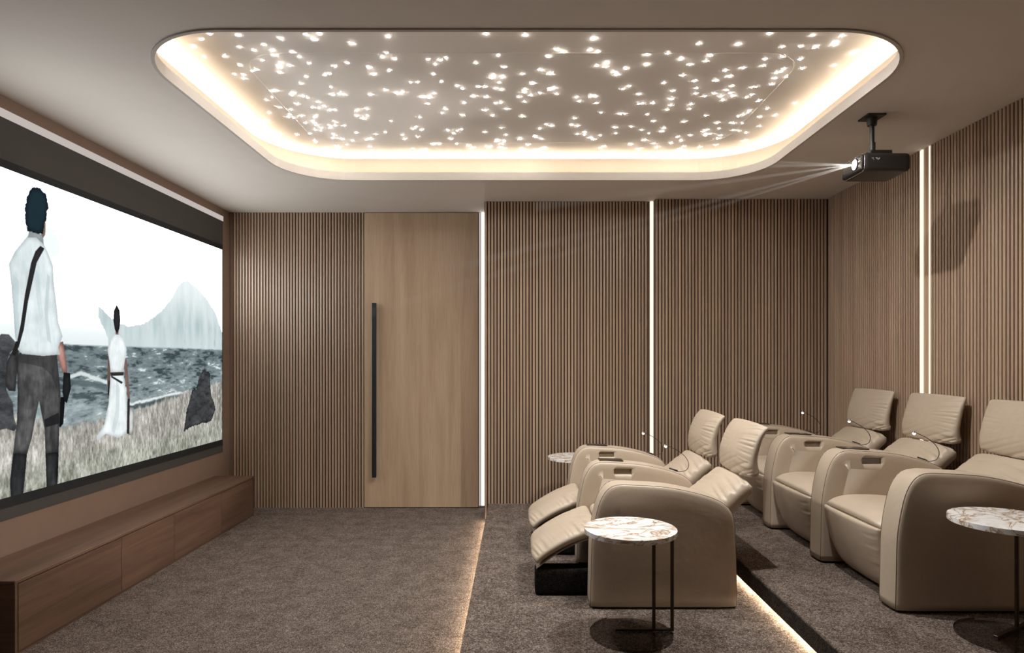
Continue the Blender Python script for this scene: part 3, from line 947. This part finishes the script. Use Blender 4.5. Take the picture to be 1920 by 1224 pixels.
def recliner(label, group, x, y, z, near_arm, reclined, ctrl='tan'):
    t = thing('recliner', label, 'recliner', (x, y, z), group)
    arms = ([(0.0, False)] if near_arm else []) + [(0.688, True)]
    for ya, full in arms:
        if full:
            a = part('armrest', 'arm_cut', arm_cut_mesh, M['leather'], t, (0, ya, 0))
            part('control_panel', 'ctrl' + ctrl, lambda: box(0.227, 0.326, 0.0085, 0.0115, 0.540, 0.568, 0.001, 1), M['piping'] if ctrl == 'tan' else M['greyplastic'], a, smooth=False)
            tr = part('cup_tray', 'tray', lambda: box(-0.072, 0.072, -0.042, 0.042, -0.003, 0.003, 0.002, 2), M['tray'], a, (0.215, 0.082, 0.6125), smooth=False)
            tr.rotation_euler = (0, math.radians(1.5), 0)
            lamp = part('reading_lamp', 'lampstem', lambda: tube([(0.585, 0.075, 0.556), (0.612, 0.075, 0.546), (0.640, 0.075, 0.5405), (0.677, 0.074, 0.552), (0.690, 0.073, 0.587), (0.672, 0.072, 0.627), (0.633, 0.071, 0.662), (0.585, 0.070, 0.688), (0.556, 0.070, 0.7015)], 0.0019, 8, samples=50), M['black'], a)
            part('lamp_base', 'lampbase', lambda: tube([(0.570, 0.075, 0.5615), (0.600, 0.075, 0.551), (0.620, 0.075, 0.544)], 0.0048, 10), M['black'], lamp) if False else None
            part('lamp_socket', 'lampbase', lambda: tube([(0.572, 0.075, 0.562), (0.622, 0.075, 0.545)], 0.005, 10), M['black'], a)
            hd = part('lamp_head', 'lamphead', lambda: cyl((0.549, 0.070, 0.6985), 0.0095, 0.0065, 0.010, 'z', 16, 0.001), M['silver'], a, smooth=False)
            part('bulb', 'bulb', lambda: bulb_bm(), M['lamp'], a)
        else:
            a = part('armrest', 'arm_plain', arm_bm, M['leather'], t, (0, ya, 0))
        part('piping', 'seam0', lambda: seam_bm(0.0130), M['piping'], a)
        part('piping', 'seam1', lambda: seam_bm(AW - 0.0130), M['piping'], a)
        part('foot', 'foot', lambda: box(0.016, 0.715, 0.014, AW - 0.014, 0.0, 0.0118), M['rubber'], a, smooth=False)
    part('seat_base', 'base', lambda: box(0.16, 0.70, SEAT0 + 0.004, SEAT1 - 0.004, 0.0, 0.262, 0.01, 2), M['rubber'], t, smooth=False)
    if reclined:
        part('seat', 'seat_r', lambda: loft([(0.050, 0.345), (0.085, 0.378), (0.15, 0.390), (0.3, 0.380), (0.48, 0.352), (0.58, 0.330)], SEAT0, SEAT1, 0.10, 34, 48, wrinkle=wr_back(6, 0.004), bulge=0.006), M['leather'], t)
        part('footrest', 'footrest', lambda: loft([(-0.276, 0.168), (-0.272, 0.190), (-0.245, 0.222), (-0.18, 0.268), (-0.09, 0.318), (-0.01, 0.350), (0.058, 0.372)],
                                                   SEAT0 + 0.014, SEAT1 - 0.004, lambda s_: 0.052 + 0.02 * s_, 64, 64, e=6.0, rend=0.035, wrinkle=wr_foot, bulge=0.010), M['leather'], t)
        part('footrest_board', 'fboard', lambda: loft([(-0.262, 0.142), (-0.17, 0.212), (-0.06, 0.272), (0.07, 0.318)], SEAT0 + 0.022, SEAT1 - 0.012, 0.016, 14, 24, e=8, rend=0.006), M['leather'], t)
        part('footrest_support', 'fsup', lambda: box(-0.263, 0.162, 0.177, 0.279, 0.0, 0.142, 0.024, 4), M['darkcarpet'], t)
        head = [(0.848, 0.598), (0.834, 0.635), (0.838, 0.718), (0.875, 0.816), (0.912, 0.868), (0.934, 0.886)]
        low = [(0.500, 0.335), (0.560, 0.392), (0.628, 0.449), (0.735, 0.535), (0.815, 0.592), (0.842, 0.606)]
        kx = 'r'
    else:
        part('seat', 'seat_u', lambda: loft([(0.002, 0.330), (0.014, 0.348), (0.060, 0.374), (0.14, 0.388), (0.3, 0.384), (0.48, 0.362), (0.60, 0.34)], SEAT0, SEAT1, 0.09, 40, 56, e=7, rend=0.02, wrinkle=wr_back(7, 0.0035), bulge=0.006), M['leather'], t)
        part('seat_front', 'seatfront', lambda: loft([(0.105, 0.018), (0.060, 0.085), (0.024, 0.18), (0.004, 0.27), (-0.002, 0.318), (0.002, 0.334)], SEAT0, SEAT1, 0.06, 44, 56, e=7, rend=0.018, wrinkle=wr_back(9, 0.006, 0.1, 0.5, 0.3, 0.55), bulge=0.010), M['leather'], t)
        head = [(0.838, 0.608), (0.824, 0.645), (0.826, 0.705), (0.854, 0.806), (0.880, 0.870), (0.894, 0.898)]
        low = [(0.500, 0.345), (0.560, 0.400), (0.640, 0.478), (0.745, 0.560), (0.812, 0.604), (0.834, 0.616)]
        kx = 'u'
    part('backrest', 'low' + kx, lambda: loft(low, SEAT0 + 0.006, SEAT1 - 0.004, lambda s_: 0.17 - 0.08 * s_, 60, 64, e=6, rend=0.03, wrinkle=wr_low2, bulge=0.010), M['leather'], t)
    part('headrest', 'head' + kx, lambda: loft(head, SEAT0 + 0.012, SEAT1 - 0.010, lambda s_: 0.085 - 0.045 * s_, 72, 72, e=6, rend=0.022, wrinkle=wr_head, bulge=0.012, wtap=0.05), M['leather'], t)
    return t
def wr_foot(s_, cx):
    n = -cx
    a = 0.0105 * edge_w(abs(cx), 0.0, 0.9) * (1 if cx < 0 else 0.3) * folds(13 * (s_ + 0.10 * (1 - abs(cx))) + 0.4) * (0.55 + 0.45 * math.sin(9 * s_ + 0.6))
    top = sstep(0.62, 0.9, s_) * 0.0045 * folds(3.2 * (cx + 0.25 * s_) + 5.1 * s_)
    return a + top
def wr_head(s_, cx):
    n = abs(cx)
    q = 0.5 + (s_ - 0.5) / (1 + 0.55 * n)
    a = 0.0095 * edge_w(n, 0.15, 0.9) * (1 if cx < 0 else 0.25) * folds(15 * q) * (1 - sstep(0.85, 1, s_)) * (0.65 + 0.35 * math.sin(13 * s_ + 0.4))
    low = 0.0095 * (1 - sstep(0.06, 0.42, s_)) * folds(3.6 * (s_ * 2.2 - 0.55 * (-cx)) + 0.3) * (0.35 + 0.65 * sstep(-0.6, 0.6, -cx))
    return a + low
def bulb_bm():
    bm = bmesh.new()
    bmesh.ops.create_uvsphere(bm, u_segments=12, v_segments=8, radius=0.0078)
    for v in bm.verts: v.co += Vector((0.549, 0.070, 0.6955))
    return bm

GF, GB = 'recliners in the front row', 'recliners in the back row'
recliner('reclined beige leather recliner with raised footrest nearest the front marble table', GF, 0.36, 3.135, Z1, True, True)
recliner('reclined beige leather recliner with raised footrest, farther one of the front row', GF, 0.36, 3.823, Z1, False, True)
XB = 1.648
recliner('beige leather recliner of the back row beside the right marble table, cut by the frame', GB, XB, 2.777, Z2, True, False, 'grey')
recliner('middle beige leather recliner of the back row, in front of the lit wall channel', GB, XB, 3.465, Z2, False, False)

recliner('beige leather recliner at the far end of the back row, nearest the room corner', GB, XB, 4.153, Z2, False, False)

# ------------------------------------------------------------------ side tables
def side_table(label, x, y, z, turn=0.0):
    t = thing('side_table', label, 'side table', (x, y, z), 'round marble side tables')
    t.rotation_euler = (0, 0, math.radians(turn))
    part('tabletop', 'ttop', lambda: cyl((0, 0, 0.453), 0.204, 0.204, 0.022, 'z', 72, 0.0018), M['marble'], t, smooth=False)
    part('base', 'tbase', lambda: cyl((0.004, 0, 0.0), 0.183, 0.183, 0.011, 'z', 64, 0.0015), M['glass'], t, smooth=False)
    for dx in (0.108, 0.190):
        part('pole', 'pole%d' % (dx * 1000), lambda: box(dx - 0.0072, dx + 0.0072, 0.010, 0.022, 0.012, 0.4528, 0.002, 1), M['bronze'], t, smooth=False)
    part('crossbar', 'xbar', lambda: box(-0.065, 0.197, 0.008, 0.024, 0.0115, 0.0205, 0.001, 1), M['bronze'], t, smooth=False)
    return t
side_table('round marble side table on bronze poles in front of the near front recliner', 0.507, 2.846, Z1)
side_table('round marble side table half hidden behind the far front recliner, by the slatted wall', 0.450, 4.965, Z1)
side_table('round marble side table at the right edge, before the nearest back-row recliner', 1.944, 2.527, Z2, 30)

# ------------------------------------------------------------------ ceiling projector
pj = thing('projector', 'black projector hanging from the ceiling with its lens lit', 'projector', (1.973, 3.55, CEIL))
ox, oy, oz = pj.location
obj('ceiling_plate', lbox(1.923, 2.023, 3.495, 3.605, CEIL - 0.010, CEIL, 0.003, 2), M['black'], parent=pj)
bm = cyl((0, 0, -0.050), 0.024, 0.028, 0.042, 'z', 24)
obj('collar', bm, M['black'], parent=pj)
bm = cyl((0, 0, -0.205), 0.0125, 0.0125, 0.160, 'z', 20)
add_cyl(bm, (0.002, 0, -0.205), 0.0155, 0.0155, 0.060, 'z', 20)
obj('pole', bm, M['black'], parent=pj)
bm = bmesh.new()
add_box(bm, -0.040, 0.078, -0.060, 0.060, -0.2305, -0.203, 0.003, 2)
add_box(bm, -0.075, -0.040, -0.075, 0.110, -0.2300, -0.2240, 0.002, 1)
obj('bracket', bm, M['black'], parent=pj)
bd = obj('body', box(1.866 - ox, 2.122 - ox, 3.435 - oy, 3.665 - oy, 2.366 - oz, 2.467 - oz, 0.028, 5), M['black'], parent=pj, smooth=True)
obj('front_face', box(1.860 - ox, 1.880 - ox, 3.443 - oy, 3.657 - oy, 2.374 - oz, 2.459 - oz, 0.022, 4), M['glossblack'], parent=bd, smooth=True)
# silver rim around the front face
rimp = []
for i in range(72):
    th = 2 * math.pi * i / 72
    r = rr_radius(0.1125, 0.048, 0.030, th)
    rimp.append((1.872 - ox, 3.55 - oy + r * math.cos(th), 2.4165 - oz + r * math.sin(th)))
obj('rim', tube(rimp, 0.0022, 6, closed=True), M['silver'], parent=bd, smooth=True)
ln = obj('lens', cyl((1.8575 - ox, 3.517 - oy, 2.423 - oz), 0.028, 0.030, 0.004, 'x', 32), M['lens'], parent=pj)
obj('lens_ring', tube([(1.8585 - ox, 3.517 - oy + 0.031 * math.cos(a), 2.423 - oz + 0.031 * math.sin(a)) for a in np.linspace(0, 2 * math.pi, 40, endpoint=False)], 0.003, 6, closed=True), M['glossblack'], parent=pj, smooth=True)
bm = bmesh.new()
add_box(bm, 1.8590 - ox, 1.8605 - ox, 3.462 - oy, 3.480 - oy, 2.4255 - oz, 2.4300 - oz)
obj('marking', bm, M['mark'], parent=pj)
bm = bmesh.new()
y_ = 3.4345
def glyph(pts):
    for x0, x1, z0, z1 in pts:
        add_box(bm, x0 - ox, x1 - ox, y_ - oy, y_ + 0.001 - oy, z0 - oz, z1 - oz)
glyph([(1.9085, 1.917, 2.4345, 2.4365), (1.9155, 1.917, 2.4275, 2.4365), (1.921, 1.923, 2.4262, 2.428), (1.929, 1.9385, 2.4345, 2.4365), (1.9365, 1.9385, 2.4275, 2.4365),
       (1.9435, 1.9455, 2.4262, 2.4300), (1.9455, 1.9480, 2.4290, 2.4335), (1.9480, 1.9500, 2.4325, 2.4370)])
obj('marking', bm, M['mark'], parent=pj)

# faint shafts of projector light in the hazy air, lit by the lamp inside the lens
def haze_mat():
    m = bpy.data.materials.new('hazy_air')
    m.use_nodes = True
    nt = m.node_tree
    nt.nodes.clear()
    v = node(nt, 'ShaderNodeVolumeScatter')
    v.inputs['Density'].default_value = 0.35
    v.inputs['Color'].default_value = (0.95, 0.95, 0.95, 1)
    o = node(nt, 'ShaderNodeOutputMaterial')
    nt.links.new(v.outputs[0], o.inputs['Volume'])
    return m
M['haze'] = haze_mat()
LENS = Vector((1.850, 3.517, 2.423))
bm = bmesh.new()
for (ty, tz), ln_, r1 in (((2.69, 2.33), 1.2, 0.022), ((3.30, 2.30), 1.5, 0.028), ((5.60, 2.32), 1.9, 0.034), ((5.60, 1.62), 2.6, 0.036), ((5.60, 1.35), 3.4, 0.040)):
    d_ = (Vector((XL, ty, tz)) - LENS).normalized()
    u_ = d_.cross(Vector((0, 0, 1))).normalized(); v_ = u_.cross(d_)
    A = [bm.verts.new(LENS + d_ * 0.01 + (u_ * math.cos(k * math.pi / 3) + v_ * math.sin(k * math.pi / 3)) * 0.004) for k in range(6)]
    B = [bm.verts.new(LENS + d_ * ln_ + (u_ * math.cos(k * math.pi / 3) + v_ * math.sin(k * math.pi / 3)) * r1) for k in range(6)]
    for k in range(6):
        bm.faces.new((A[k], A[(k + 1) % 6], B[(k + 1) % 6], B[k]))
    bm.faces.new(A[::-1]); bm.faces.new(B)
hz = obj('light_beam', bm, M['haze'], kind='stuff')
tag(hz, 'faint pale shafts of light fanning out from the projector lens', 'light beam')
pl = bpy.data.lights.new('projector_lamp', 'SPOT')
pl.energy = 230.0
pl.color = (1.0, 0.97, 0.92)
pl.spot_size = math.radians(46)
pl.spot_blend = 0.3
pl.shadow_soft_size = 0.0
po = bpy.data.objects.new('projector_lamp', pl)
po.location = LENS
tgt = Vector((XL, 4.19, 1.70)) - LENS
po.rotation_euler = tgt.to_track_quat('-Z', 'Y').to_euler()
COL.objects.link(po)
